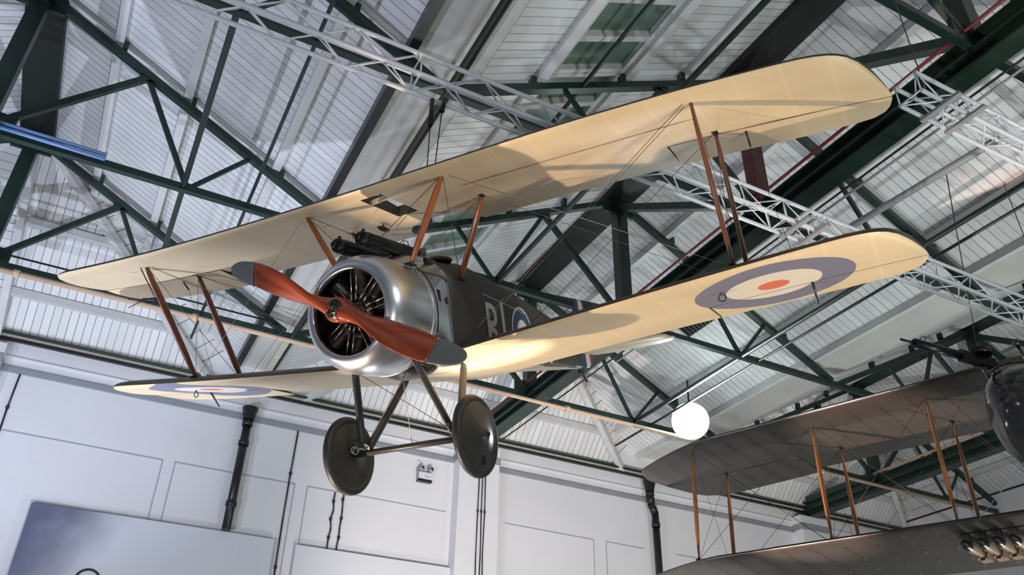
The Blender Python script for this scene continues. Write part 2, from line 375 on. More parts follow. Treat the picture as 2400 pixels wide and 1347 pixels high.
rod('service_rail',1.058,.958,.018,'grey','grey rail beside the big girder, below the cable run','rail',y0=.2,y1=1.5)
p=MB();p.tube(W(-.36,1.77,.945),W(2.72,1.77,.945),.042)
for x in (-.25,.11,.46,1.08,1.5,2.0): p.tube(W(x-.006,1.77,.945),W(x+.006,1.77,.945),.072)
tag(p.build('sprinkler_pipe','peach'),'long buff pipe hung below the truss nearest the end wall','pipe')
tag(MB().tube(W(-.33,1.84,1.022),W(.30,1.84,1.022),.018).tube(W(.30,1.84,1.022),W(.31,1.84,1.0),.018).build('cable_run','black2'),'thin black cable on top of the left truss tie, above the buff pipe','cable')
bt=empty('blue_light_strip',W(-.23,1.366,1.0),'blue light on the left roof truss tie, made as two tubes, cut by the left edge','pipe')  # blue-coloured tubes stand in for blue light falling on the tie
mb_=mat('blue light tint',(.17,.32,.62),.35)
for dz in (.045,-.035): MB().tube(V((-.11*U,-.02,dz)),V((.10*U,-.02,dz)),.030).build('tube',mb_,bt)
# roof vent grille on right slope
vc=W(1.368,1.555,ZR+ZO-SL*(1.368-1.01)-.006);vd=V((1,0,-SL)).normalized()
v=empty('roof_vent',vc,'dark slatted vent grille behind the right lower wing','vent')
MB().beam(V((0,-.48,0)),V((0,.48,0)),.50,.06,up=(SL,0,1)).build('vent_frame','black',v)
for i in range(9):
    y=-.42+i*.105
    MB().beam(V((0,y,-.04))-vd*.23,V((0,y,-.04))+vd*.23,.035,.03).build('slat','green',v)
# ------------------------------------------------------------------ lighting trusses
def box_truss(x0,x1,yc,zc,w,lab,bars,bay=.30):
    org=V((x0,yc,zc+EYE));r=empty('lighting_truss',org,lab,'lighting truss')
    L=x1-x0;cs=[(-1,1),(1,1),(1,-1),(-1,-1)];h=w/2
    for a,b in cs: MB().tube((0,a*h,b*h),(L,a*h,b*h),.022).build('chord','truss',r)
    n=int(L/bay)
    for i in range(4):
        (a,b),(c,d)=cs[i],cs[(i+1)%4];mb=MB()
        for j in range(n):
            p=(j*bay,a*h,b*h);q=((j+1)*bay,c*h,d*h)
            if (j+i)%2: p=(j*bay,c*h,d*h);q=((j+1)*bay,a*h,b*h)
            mb.tube(p,q,.0085,6)
        for j in range(0,n+1,7): mb.tube((j*bay,a*h,b*h),(j*bay,c*h,d*h),.0085,6)
        mb.build('lattice_brace','truss',r)
    for x in bars: MB().beam((x-x0,-.30,-h-.05),(x-x0,.14,-h-.05),.055,.03).build('clamp_bar','grey',r)
    for x in (.3,13.2):
        if x<L: MB().tube((x,0,h),(x,0,8-zc),.006,6).build('hanger_wire','wire',r)
    return r
box_truss(-2.6,13.4,5.09,5.62,.24,'long white box lighting truss crossing from top left behind both wings',(5.95,6.22))
box_truss(5.95,13.4,3.37,6.04,.24,'short white box lighting truss starting at the right upper wing tip',(6.25,6.6))
sc=MB()
for p,q in (((1.885,5.07,5.42+EYE),(1.865,5.07,5.26+EYE)),((1.80,5.16,5.45+EYE),(1.795,5.14,5.12+EYE))): sc.tube(p,q,.022,8)
tag(sc.build('shackle','black'),'black shackles under the white truss holding the suspension wires','shackle')
# grey hung rail, far right, with its chain
rail=empty('hung_rail',(7.7,4.2,8.0),'grey tube hung between the truss and the right slope','rail')
MB().tube((.06,-.6,0),(-.12,1.35,0),.045).build('tube','grey',rail)
# ------------------------------------------------------------------ wall furniture
def downpipe(x,ztop,zbot,lab,jog=False):
    r=empty('downpipe',(x,WY-.19,ztop),lab,'pipe');mb=MB();h=ztop-zbot
    mb.lathe([(0,.17),(-.02,.17),(-.25,.115),(-.27,.115)],axis='z',n=20)
    mb.build('hopper_head','black',r)
    s=MB()
    if jog:
        s.tube((0,0,-.25),(0,0,-.62),.085,16);s.tube((0,0,-.60),(.12,0,-.85),.10,16);s.tube((.12,0,-.82),(.12,0,-h),.092,16)
        cz=[-.35,-.5,-1.15,-2.6];cx=[0,0,.12,.12]
    else: s.tube((0,0,-.25),(0,0,-h),.088,16);cz=[-.36,-.80,-2.1];cx=[0]*3
    s.build('pipe','black',r)
    for x_,z_ in zip(cx,cz): MB().tube((x_,0,z_-.05),(x_,0,z_+.05),.112,16).build('collar','black',r)
    return r
downpipe(.331*U,wz(.935),wz(.606),'black cast downpipe on the white wall behind the left lower wing',False)
downpipe(1.642*U,wz(.972),0.02,'black downpipe with cranked top right of the wheels',True)
def cable(x,z1,z0,lab,group=None,y=WY-.03,r=.016):
    mb=MB();n=8;pts=[V((x*U+random.uniform(-.02,.02),y,z1+(z0-z1)*i/n)) for i in range(n+1)]
    for a,b in zip(pts,pts[1:]): mb.tube(a,b,r,8)
    for q in pts[1::2]: mb.tube(q+V((0,0,-.03)),q+V((0,0,.03)),r*1.9,8)
    return tag(mb.build('wall_cable','black2'),lab,'cable',group)
cable(-.2195,wz(.911),3.0,'black cable down the wall at the left edge of the photo')
cable(.472,wz(.908),1.0,'black cable down the wall just right of the downpipe')
cable(.598,wz(.755),wz(.56),'left of the two short black cables below the left wheel')
cable(.624,wz(.765),wz(.56),'right of the two short black cables below the left wheel')
for i,x in enumerate((1.008,1.019,1.030)): cable(x,wz(.88),1.0,'%s of the three parallel black cables on the white pier'%('leftmost','middle one','rightmost')[i],y=WY-.385,r=.013)
cable(2.40,wz(.90),2.5,'black cable on the wall behind the dark aeroplane struts')
# emergency light
e=empty('emergency_light',(.852*U,WY-.05,wz(.862)),'white twin spot emergency light unit on the wall between the wheels','emergency light')
MB().box((0,0,-.12),(.33,.10,.17)).build('housing','panel',e)
MB().box((0,-.01,-.235),(.35,.12,.05)).build('base_tray','black',e)
MB().box((-.17,-.01,-.12),(.02,.11,.22)).build('side_plate','grey',e)
MB().box((.06,-.053,-.13),(.13,.004,.014)).build('nameplate','grey',e)
for x in (-.095,.135):
    lm=MB();lm.lathe([(-.10,.03),(-.08,.062),(0,.072),(.02,.06),(.021,.0)],(x,-.02,.045),'y',20)
    L=lm.build('spot_head','lensg',e);MB().tube((x,0,-.04),(x,0,.0),.015,8).build('spot_stalk','black',e)
MB().box((-.145,.03,.17),(.07,.04,.12)).build('junction_box','panel',e)
MB().tube((-.145,0,.11),(-.2,0,.03),.008,6).tube((-.2,0,.03),(-.17,0,-.08),.008,6).build('flex','grey',e)
# display boards
o=empty('display_board',(.175*U,WY-.09,3.0),'large white display board with a dark cloudy printed corner, lower left','display board')
MB().box((0,0,0),(.560*U,.08,(wz(.604)-3.0)*2)).build('panel','graphic',o)
em=MB().torus((.054*U-.175*U,-.045,wz(.448)-3.0),.21,.022,(1,0,0),(0,0,1),24,6);em.build('printed_ring','black2',o)
o=empty('display_board',(.736*U,WY-.09,3.0),'plain white display board at the bottom, left of the white pier','display board')
MB().box((0,0,0),(.447*U,.08,(wz(.599)-3.0)*2)).build('panel','panel',o)
# floodlight
fpos=W(1.474,1.74,.986);fd=(V((0,0,EYE))-fpos).normalized()
f=empty('floodlight',fpos,'blazing white round floodlight hung from the roof truss above the dark wing tip','lamp')
q=fd.to_track_quat('Z','Y');f.rotation_euler=q.to_euler()
MB().lathe([(-.45,.0),(-.45,.12),(-.40,.16),(-.1,.40),(.02,.44),(.03,.44),(.02,.41),(-.05,.38)],(0,0,0),'z',32).build('reflector','grey',f)
MB().lathe([(0,.41),(.05,.38),(.09,.25),(.11,.0)],(0,0,0),'z',32).build('lens','lamp',f)
MB().tube((0,.2,-.4),(.02,.95,-.55),.02,8).build('hanger','black',f)
exec_rest=True
# ================================================================== main biplane
CT=V((1.42521667,5.76585912,3.455519+EYE))
CR=Matrix(((-0.76594349,0.57245933,-0.29261046),(-0.52264585,-0.81948284,-0.23513654),(-0.37439536,-0.02716966,0.92687104)))
cam=empty('biplane',CT,'khaki and cream biplane with polished metal cowling and wooden propeller, hung nose-on in the centre','aeroplane',rot=CR)
def wing_pt(w,y,c):
    t=y/4
    if y<0:y=y*1.0134
    if w=='U':
        i=(3.3624+1.9669*t-.7726*t*t)*D2;x=-.4264-.8715*D2*y;z=1.1414+abs(y)*math.tan(.3448*D2)+y*.7203*D2-.1348*(y/4)**3
    else:
        i=(3.3624+1.3273*t+1.9567*t*t)*D2;x=-.9757+.6431*D2*y;z=-.3772+abs(y)*math.tan(5.1463*D2)-y*.6592*D2-.0423*(y/4)**3
    return V((x-c*math.cos(i),y,z-c*math.sin(i)))
CH=1.393
def naca(s):
    s=max(0,min(1,s));t=5*.088*(.2969*math.sqrt(s)-.126*s-.3516*s*s+.2843*s**3-.1036*s**4)
    m,p=.033,.4;cm=m/p/p*(2*p*s-s*s) if s<p else m/(1-p)**2*(1-2*p+2*p*s-s*s)
    return cm+t,cm-t
def interp(tab,x):
    if x<=tab[0][0]: return tab[0][1]
    for (a,b),(c,d) in zip(tab,tab[1:]):
        if x<=c: return b+(d-b)*(x-a)/(c-a)
    return tab[-1][1]
LEt=[(3.5,0),(3.62,.001),(3.74,.007),(3.82,.019),(3.9,.043),(3.96,.078),(4.02,.135),(4.082,.24),(4.13,.365),(4.175,.50),(4.21,.63),(4.246,.774),(4.262,.86),(4.272,.93)]
TEt=[(3.1,CH),(3.6,1.385),(3.957,1.335),(4.122,1.285),(4.207,1.204),(4.256,1.085),(4.272,.95)]
def cle(y): return interp(LEt,abs(y))
def cte(y): return interp(TEt,abs(y))
def ycuts(a,b,extra=()):
    n=max(2,int(abs(b-a)/.33)+1);ys=[a+(b-a)*i/n for i in range(n+1)]
    for e in list(extra)+[s*q for s in (-1,1) for q in (3.5,3.62,3.74,3.82,3.9,3.96,4.02,4.05,4.082,4.105,4.13,4.152,4.175,4.193,4.21,4.23,4.246,4.262,4.272)]:
        if min(a,b)<e<max(a,b): ys.append(e)
    ys=sorted(set(round(v,4) for v in ys));return ys
def wing_patch(mb,pt,ys,c0,c1,cl,ct,ns=14,chord=CH,prof=naca,defl=0,hinge=0):
    """solid slab of wing between chord positions c0(y)..c1(y); upper surface gets material 1"""
    rows=[]
    for y in ys:
        a,b=c0(y),c1(y);l,t=cl(y),ct(y);b=max(b,a+.002);row=[]
        for i in range(ns+1):
            k=i/ns;k=k*k*(3-2*k) if a<=l+.02 else k
            if a<=l+.02: k=(i/ns)**1.8
            c=a+(b-a)*k;s=(c-l)/max(.02,t-l);u,lo=prof(s);sc=chord if (t-l)>.6*chord else (t-l)/.6
            p=pt(y,c);dz=0
            if defl and c>hinge: dz=-(c-hinge)*math.tan(defl*D2)
            row.append((p+V((0,0,u*sc+dz)),p+V((0,0,lo*sc+dz))))
        rows.append(row)
    n=ns+1;vu=[r[i][0] for r in rows for i in range(n)];vl=[r[i][1] for r in rows for i in range(n)]
    fu=[];fl=[];N=len(rows)
    for j in range(N-1):
        for i in range(ns):
            a=j*n+i;fu.append((a,a+1,a+1+n,a+n));fl.append((a+n,a+1+n,a+1,a))
    mb.add(vu,fu,1,True);mb.add(vl,fl,0,True)
    o=len(vu);vs=vu+vl;walls=[]
    for j in range(N-1):
        a=j*n;walls.append((a,a+n,o+a+n,o+a));b=j*n+ns;walls.append((b+n,b,o+b,o+b+n))
    for i in range(ns):
        a=i;walls.append((a+1,a,o+a,o+a+1));b=(N-1)*n+i;walls.append((b,b+1,o+b+1,o+b))
    mb.add(vs,walls,1,False)
HG=.925
def ail_in(y): return abs(y)>2.5
def build_wing(w,name,mU,y0,y1,cut=None,label=None,defl=0):
    P=lambda y,c:wing_pt(w,y,c);mb=MB()
    c1=lambda y: min(HG-.006,cte(y)) if abs(y)>=2.5 else cte(y)
    def te(y):
        if cut and abs(y-.09)<.40: return CH-.37*math.sqrt(max(0,1-((y-.09)/.40)**2))
        return cte(y)
    lo=max(y0,-2.5);hi=min(y1,2.5)
    if cut:
        wing_patch(mb,P,ycuts(lo,-.12,()),cle,te,cle,lambda y:CH)
        wing_patch(mb,P,ycuts(.10,hi,()),cle,te,cle,lambda y:CH) if False else None
        ex=[-.31+.04*i for i in range(21)]
        mb2=MB()
        mb=mb2
        wing_patch(mb,P,ycuts(lo,-.31),cle,te,cle,lambda y:CH)
        wing_patch(mb,P,ycuts(-.31,-.12,ex),cle,te,cle,lambda y:CH)
        wing_patch(mb,P,[-.12,-.01,.10],cle,lambda y:.15,cle,lambda y:CH,6)
        wing_patch(mb,P,[-.12,-.08,-.04,0,.04,.10],lambda y:.765,te,cle,lambda y:CH,6)
        wing_patch(mb,P,ycuts(.10,.49,ex),cle,te,cle,lambda y:CH)
        wing_patch(mb,P,ycuts(.49,hi),cle,te,cle,lambda y:CH)
        mb.beam(P(-.12,.33),P(.10,.30),.03,.04)
    else: wing_patch(mb,P,ycuts(lo,hi),cle,te,cle,lambda y:CH)
    for s in (-1,1):
        a,b=(2.5,4.272) if s>0 else (-4.272,-2.5)
        if y0<=a+.01 and y1>=b-.01 or (s>0 and y1>4) or (s<0 and y0<-4):
            wing_patch(mb,P,ycuts(a,b),cle,lambda y:max(cle(y)+.002,min(HG-.006,cte(y))),cle,cte,10)
    o=mb.build(name,[mU,'olive'],cam)
    if label:o['label']=label
    for s in (-1,1):
        if (s>0 and y1>4) or (s<0 and y0<-4):
            a,b=(2.515,4.268) if s>0 else (-4.268,-2.515);am=MB()
            df=defl if s<0 else 0
            wing_patch(am,P,ycuts(a,b),lambda y:max(cle(y),HG+.006),cte,cle,cte,6,defl=df,hinge=HG)
            ao=am.build('aileron',[mU,'olive'],o)
            hb=MB()
            hb.tube(P(a,HG)+V((0,0,.012)),P(b,HG)+V((0,0,.012)),.007,6)
            hb.build('hinge_line','wire',ao)
            if w=='L':
                hy=3.38*s;h=MB();h.tube(P(hy,.93)+V((0,0,.01)),P(hy,1.06)+V((0,0,-.16)),.012,8,r2=.008);h.build('control_horn','black',ao)
            if w=='U':
                hy=3.15*s;h=MB();h.tube(P(hy,.99)+V((0,0,.01)),P(hy,1.10)+V((0,0,-.10)),.009,8);h.build('control_horn','black',ao)
    return o
uw=build_wing('U','upper_wing','linenU',-4.272,4.272,cut=True,defl=11)
lwp=build_wing('L','lower_wing','linenL',.34,4.272,defl=9)
lws=build_wing('L','lower_wing','linenL',-4.272,-.34,defl=4)
cs=MB();wing_patch(cs,lambda y,c:wing_pt('L',y,c),[-.34,-.2,0,.2,.34],cle,cte,cle,cte);cs.build('wing_centre_section',['cream','olive'],cam)
# inspection rings and fittings on the wings
for y,c,o_ in ((2.71,.50,lwp),(-3.28,.62,lws)):
    p=wing_pt('L',y,c);mb=MB();mb.torus(p+V((0,0,-.060)),.030,.0055,(0,1,0),(0,0,1),24,6);mb.tube(p+V((0,0,.01)),p+V((0,0,-.032)),.011,8);mb.torus(p+V((.05,0,-.002)),.030,.004,(1,0,0),(0,1,0),24,6);mb.build('lift_ring','black',o_)
mb=MB();p=wing_pt('U',-.36,.86);mb.lathe([(-.11,.002),(-.08,.02),(0,.03),(.06,.022),(.11,.002)],p+V((0,0,-.05)),'x',12);mb.tube(p,p+V((0,0,-.04)),.008,6);mb.build('pulley_fairing','black',uw)
# struts ---------------------------------------------------------------
def strut(mb,p,q,c,t,taper=.45,n=16,prof=((0,.45),(.06,.7),(.2,.95),(.5,1.0),(.8,.95),(.94,.7),(1,.45))):
    p=V(p);q=V(q);d=(q-p).normalized();x=V((1,0,0));x=(x-d*x.dot(d)).normalized();y=d.cross(x)
    secs=[]
    for f,s in prof:
        o=p.lerp(q,f);secs.append([o+x*(math.cos(a)*c/2*s)+y*(math.sin(a)*t/2*s) for a in [2*math.pi*i/n for i in range(n)]])
    mb.loft(secs);return mb
def strut_obj(name,p,q,c,t,m,fit=True,par=None,**k):
    par=par or cam;o=strut(MB(),p,q,c,t,**k).build(name,m,par)
    if fit:
        d=(V(q)-V(p)).normalized()
        for a,s in ((V(p),1),(V(q),-1)):
            f=MB();f.tube(a-d*s*.005,a+d*s*.05,.021,8,r2=.014);f.beam(a+V((-.06,0,0)),a+V((.06,0,0)),.05,.012)
            f.build('strut_fitting','black',o)
    return o
IPt={}; IP=[((1,'f'),2.896,.196),((1,'r'),2.922,.901),((-1,'f'),-2.921,.308),((-1,'r'),-2.859,.96)]
LB={(1,'f'):(2.905,.15),(1,'r'):(2.905,.88),(-1,'f'):(-2.80,.16),(-1,'r'):(-2.80,.86)}
zlo=V((0,0,.0));zup=V((0,0,.075))
for k,y,c in IP:
    t=wing_pt('U',y,c)+zlo;b=wing_pt('L',*LB[k])+zup;IPt[k]=(t,b)
    strut_obj('interplane_strut',t,b,.092,.040,'strutwood')
CB={}
for k,(y,c),b in (((1,'f'),(.707,.208),(-.529,.36,.390)),((1,'r'),(.741,.869),(-1.376,.365,.38)),((-1,'f'),(-.745,.189),(-.56,-.36,.40)),((-1,'r'),(-.736,.891),(-1.33,-.365,.38))):
    t=wing_pt('U',y,c);CB[k]=(t,V(b));o=strut_obj('cabane_strut',t,b,.085,.045,'cabwood')
# wires -----------------------------------------------------------------
def wire(p,q,r=.0024,m='wire',name='bracing_wire',par=None): return MB().tube(p,q,r,6).build(name,m,par or cam)
RT={(s,k):wing_pt('L',s*.40,c)+V((0,0,.05)) for s in (-1,1) for k,c in (('f',.16),('r',.88))}
for s in (-1,1):
    for k in ('f','r'):
        t,b=IPt[(s,k)]
        for dx in ((-.03,.03) if k=='f' else (0,)): wire(RT[(s,k)]+V((dx,0,0)),t+V((dx,-s*.03,-.01)))
        wire(CB[(s,k)][0]+V((0,s*.03,-.01)),b+V((0,-s*.03,0)),m='wirel')
    wire(IPt[(s,'f')][0],IPt[(s,'r')][1],.0028);wire(IPt[(s,'r')][0],IPt[(s,'f')][1],.0028)
    wire(CB[(s,'f')][0],CB[(s,'r')][1],.0028);wire(CB[(s,'r')][0],CB[(s,'f')][1],.0028)
    wire(wing_pt('L',s*.5,.15),V((-.75,s*.1,-.45)),.003)
    # aileron cables
    wire(wing_pt('U',s*3.15,1.10)+V((0,0,-.1)),wing_pt('L',s*3.3,.95)+V((0,0,.10)),.0025)
    wire(wing_pt('U',s*.73,.50)+V((0,0,-.015)),wing_pt('U',s*2.9,.50)+V((0,0,-.012)),.0025)
    wire(CB[(s,'f')][0],CB[(-s,'f')][1]+V((0,s*.1,.12)),.0028);
    wire(CB[(s,'f')][0]+V((0,0,-.01)),wing_pt('U',-s*.3,1.0)+V((0,0,-.01)),.0028)
    for k in ('f','r'):   # tail bracing
        wire(V((-4.95 if k=='f' else -5.2,s*.95,-.02)),V((-5.05,0,.62)),.0028)
    wire(V((-1.65,s*.3,-.1)),V((-5.2,s*.18,.04)),.0022)
# pitot head on the left-hand strut
t,b=IPt[(-1,'f')];q=t.lerp(b,.30)
pt=MB();pt.tube(q+V((.02,-.02,0)),q+V((.09,-.16,.02)),.022,10,r2=.014);pt.tube(q+V((.09,-.16,.02)),q+V((.13,-.33,.05)),.005,6);pt.tube(q+V((.09,-.16,.01)),q+V((.13,-.33,-.04)),.005,6);pt.build('airspeed_tube','black',cam)
pt=MB();pt.tube(t+V((.05,-.02,-.03)),q+V((.05,-.02,0)),.006,6).build('pitot_line','black',cam)
# fuselage ----------------------------------------------------------------
SEC=[(-.60,.50,-.50,.50),(-.80,.455,-.465,.545),(-1.05,.405,-.43,.585),(-1.25,.388,-.43,.61),(-1.5,.378,-.43,.64),(-1.75,.362,-.42,.685),(-2.0,.345,-.41,.66),(-2.2,.332,-.40,.64),(-2.9,.272,-.36,.565),(-3.5,.215,-.315,.49),(-3.9,.172,-.29,.43),(-4.4,.118,-.26,.345),(-4.8,.07,-.235,.22),(-5.15,.028,-.215,.10)]
def sec_prm(x,zb,zd):
    bl=max(0,min(1,(-.60-x)/.45));bl=bl*bl*(3-2*bl)
    zl=(.30 if x>-2 else .30+(x+2)*.06)*bl;zl=min(zl,zd*.6);e=1+(.34-1)*bl
    return bl,zl,e
def sec_pts(x,w,zb,zd,n=56):
    bl,zl,e=sec_prm(x,zb,zd);out=[]
    for i in range(n):
        a=2*math.pi*i/n;c,s_=math.cos(a),math.sin(a)
        if s_>=0: y,z=c*w,zl+s_*(zd-zl)
        else: y=math.copysign(abs(c)**e,c)*w;z=zl+(zb-zl)*abs(s_)**e
        out.append(V((x,y,z)))
    return out
def secat(x):
    t=[(-s[0],)+s[1:] for s in SEC];x_=-x
    w=interp([(a[0],a[1]) for a in t],x_);zb=interp([(a[0],a[2]) for a in t],x_);zd=interp([(a[0],a[3]) for a in t],x_)
    return sec_pts(x,w,zb,zd)
xs=[-1.05,-1.2,-1.35,-1.5,-1.65,-1.8,-2,-2.2,-2.55,-2.9,-3.2,-3.5,-3.9,-4.2,-4.5,-4.8,-5.15]
fu=MB();fu.loft([secat(x) for x in xs],sm=True)
# cream belly faces
for k,f in enumerate(fu.f):
    if len(f)==4:
        ps=[V(fu.v[i]) for i in f];nn=(ps[1]-ps[0]).cross(ps[2]-ps[0]).normalized();c=sum(ps,V())/4
        if abs(nn.z)>.75 and c.z<-.15: fu.m[k]=1;fu.s[k]=False
        if abs(nn.y)>.98 and c.z<.15: fu.s[k]=False
fus=fu.build('fuselage',['fus','cream'],cam)
fp=MB();fp.loft([secat(x) for x in (-.585,-.65,-.72,-.8,-.88,-.96,-1.055)],sm=True);pnl=fp.build('engine_panel','alu',cam)
def side(x,z,s=1,e=.004):
    T_=lambda k:interp([(-a[0],a[k]) for a in SEC],-x)
    w,zb,zd=T_(1),T_(2),T_(3);bl,zl,ex=sec_prm(x,zb,zd)
    if z<zl: y=w*max(0,1-(min(1,(zl-z)/(zl-zb)))**(2/ex))**(ex/2)
    else: y=w*math.sqrt(max(0,1-((z-zl)/(zd-zl))**2))
    return V((x,s*(y+e),z))
def decal(name,polys,m,par,s=1,e=.004,lab=None):
    mb=MB()
    for P in polys:
        if len(P)==4:
            n,k=10,3;vs=[]
            A,B,C_,D_=P
            for i in range(n+1):
                for j in range(k+1):
                    u,v=i/n,j/k;x=(A[0]*(1-v)+B[0]*v)*(1-u)+(D_[0]*(1-v)+C_[0]*v)*u;z=(A[1]*(1-v)+B[1]*v)*(1-u)+(D_[1]*(1-v)+C_[1]*v)*u;vs.append(side(x,z,s,e))
            mb.add(vs,[(i*(k+1)+j,i*(k+1)+j+1,(i+1)*(k+1)+j+1,(i+1)*(k+1)+j) for i in range(n) for j in range(k)])
        else:
            n=len(P);cx_=sum(p[0] for p in P)/n;cz_=sum(p[1] for p in P)/n;m_=6
            vs=[side(cx_+(x-cx_)*r/m_,cz_+(z-cz_)*r/m_,s,e) for r in range(1,m_+1) for x,z in P]
            fs=[tuple(range(n))]+[(r*n+i,r*n+(i+1)%n,(r+1)*n+(i+1)%n,(r+1)*n+i) for r in range(m_-1) for i in range(n)]
            mb.add(vs,fs)
    o=mb.build(name,m,par)
    if lab:o['label']=lab
    return o
def seam(pts,par,m='black',r=.004,name='panel_seam',s=1):
    mb=MB();pp=[];[pp.append((a[0]+(b[0]-a[0])*k/5,a[1]+(b[1]-a[1])*k/5)) for a,b in zip(pts,pts[1:]) for k in range(5)];pp.append(pts[-1]);q=[side(x,z,s,.003) for x,z in pp]
    for a,b in zip(q,q[1:]): mb.tube(a,b,r,5)
    return mb.build(name,m,par)
seam([(-.70,.42),(-.69,.30),(-.68,.15),(-.69,0),(-.72,-.2)],pnl);seam([(-.62,.37),(-.75,.345),(-.9,.335),(-1.04,.30)],pnl)
decal('cooling_slot',[[(-.755,.185),(-.805,.185),(-.805,.075),(-.755,.085)]],'dark',pnl,lab='dark rectangular slot')
def disc(x0,z0,r,n=28): return [(x0+r*math.cos(2*math.pi*i/n),z0+r*math.sin(2*math.pi*i/n)) for i in range(n)]
decal('access_hole',[disc(-.965,.115,.034)],'black',pnl,e=.006)
# letter B, bars, roundel on both sides
def letterB(x0,zt,w,h,t):
    """outline pieces of a tall condensed B, x decreasing aft"""
    P=[];P.append([(x0,zt),(x0-t,zt),(x0-t,zt-h),(x0,zt-h)])
    for za,zb in ((zt,zt-h*.48),(zt-h*.48,zt-h)):
        zc=(za+zb)/2;rz=(za-zb)/2;rx=w*.50;xm=x0-(w-rx)
        P.append([(x0-t,za),(xm,za),(xm,za-t*.8),(x0-t,za-t*.8)]);P.append([(x0-t,zb+t*.8),(xm,zb+t*.8),(xm,zb),(x0-t,zb)])
        n=8
        for i in range(n):
            a0=math.pi/2-math.pi*i/n;a1=math.pi/2-math.pi*(i+1)/n
            o=lambda a:(xm-rx*math.cos(a),zc+rz*math.sin(a));q=lambda a:(xm-(rx-t)*math.cos(a),zc+(rz-t*.8)*math.sin(a))
            P.append([o(a0),o(a1),q(a1),q(a0)])
    return P
for s in (1,-1):
    decal('letter_b',letterB(-1.825,.225,.265,.50,.074),'letter',fus,s)
    decal('white_bar',[[(-2.205,.27),(-2.29,.27),(-2.29,-.35),(-2.205,-.35)]],'letter',fus,s)
    decal('white_bar',[[(-3.69,.235),(-3.775,.23),(-3.775,-.25),(-3.69,-.25)]],'letter',fus,s)
    cx,cz=-2.80,-.035
    for i,(r,m) in enumerate(((.335,'letter'),(.305,'blue'),(.19,'letter'),(.085,'red'))):
        decal('roundel_ring',[disc(cx,cz,r,40)],m,fus,s,.004+.0015*i)
seam([(-1.80,.30),(-2.4,.27),(-3.0,.235)],fus,'letter',.0045,'lacing_strip')
decal('stencil_mark',[[(-4.37,.02),(-4.45,.02),(-4.45,0),(-4.37,0)],[(-4.40,0),(-4.42,0),(-4.42,-.13),(-4.40,-.13)]],'grey',fus)
# cowling -------------------------------------------------------------------
cw=MB();prof=[(-.62,.497),(-.55,.503),(-.45,.507),(-.35,.506),(-.27,.500),(-.205,.487),(-.155,.468),(-.115,.443),(-.088,.415),(-.074,.388),(-.070,.368),(-.075,.357),(-.09,.353),(-.12,.358),(-.16,.38),(-.22,.43),(-.30,.475),(-.45,.492),(-.60,.490)]
cw.lathe([(x,r) for x,r in prof],axis='x',n=72);cow=cw.build('cowling','alu',cam)
rv=MB()
for i in range(60):
    a=2*math.pi*i/60;rv.tube(V((-.079,.369*math.cos(a),.369*math.sin(a))),V((-.070,.370*math.cos(a),.370*math.sin(a))),.0028,6)
rv.build('rivet_ring','grey',cow)
MB().torus((-.59,0,0),.502,.006,(0,1,0),(0,0,1),60,6).build('rear_band','alu',cow)
mb=MB();mb.lathe([(-.012,0),(-.012,.026),(.0,.028),(.004,.0)],(-.20,0,0),'x',14)
a=115*D2;o=MB();c0=V((-.215,.492*math.cos(a),.492*math.sin(a)));dn=V((.3,math.cos(a),math.sin(a))).normalized();o.tube(c0-dn*.004,c0+dn*.006,.030,16);o.build('plate_plug','leather',cow)
# engine -------------------------------------------------------------------
en=MB();en.lathe([(-.10,.0),(-.10,.05),(-.13,.075),(-.17,.09),(-.19,.145),(-.24,.155),(-.40,.155),(-.44,.10),(-.44,0)],axis='x',n=36);eng=en.build('engine','steel',cam)
MB().lathe([(-.555,0),(-.555,.488)],axis='x',n=40).build('firewall','dark',eng)
MB().tube((.03,0,0),(-.12,0,0),.045,16).build('crankshaft','steel',eng)
for i in range(9):
    a=(90+40*i)*D2;d=V((0,math.cos(a),math.sin(a)));t_=V((0,-math.sin(a),math.cos(a)));ax=V((1,0,0))
    cy=MB();base=V((-.31,0,0));secs=[]
    prof=[(.14,.070),(.19,.070)]
    r=.20
    while r<.37: prof+=[(r,.066),(r+.002,.079),(r+.006,.079),(r+.008,.066)];r+=.0125
    prof+=[(.385,.070),(.41,.064),(.425,.03)]
    for rr,rad in prof: secs.append([base+d*rr+ax*(math.cos(u)*rad)+t_*(math.sin(u)*rad) for u in [2*math.pi*j/20 for j in range(20)]])
    cy.loft(secs);cyl=cy.build('cylinder','steel',eng)
    for o_ in (-.032,.032):
        p=MB();p.tube(V((-.175,0,0))+d*.125+t_*o_*.7,V((-.215,0,0))+d*.435+t_*o_,.0062,8);p.tube(V((-.172,0,0))+d*.105+t_*o_*.7,V((-.176,0,0))+d*.165+t_*o_*.7,.011,8);p.build('pushrod','rod',cyl)
    p=MB();p.tube(V((-.40,0,0))+d*.13+t_*.06,V((-.40,0,0))+d*.40+t_*.075,.018,8).build('intake_pipe','steel',cyl)
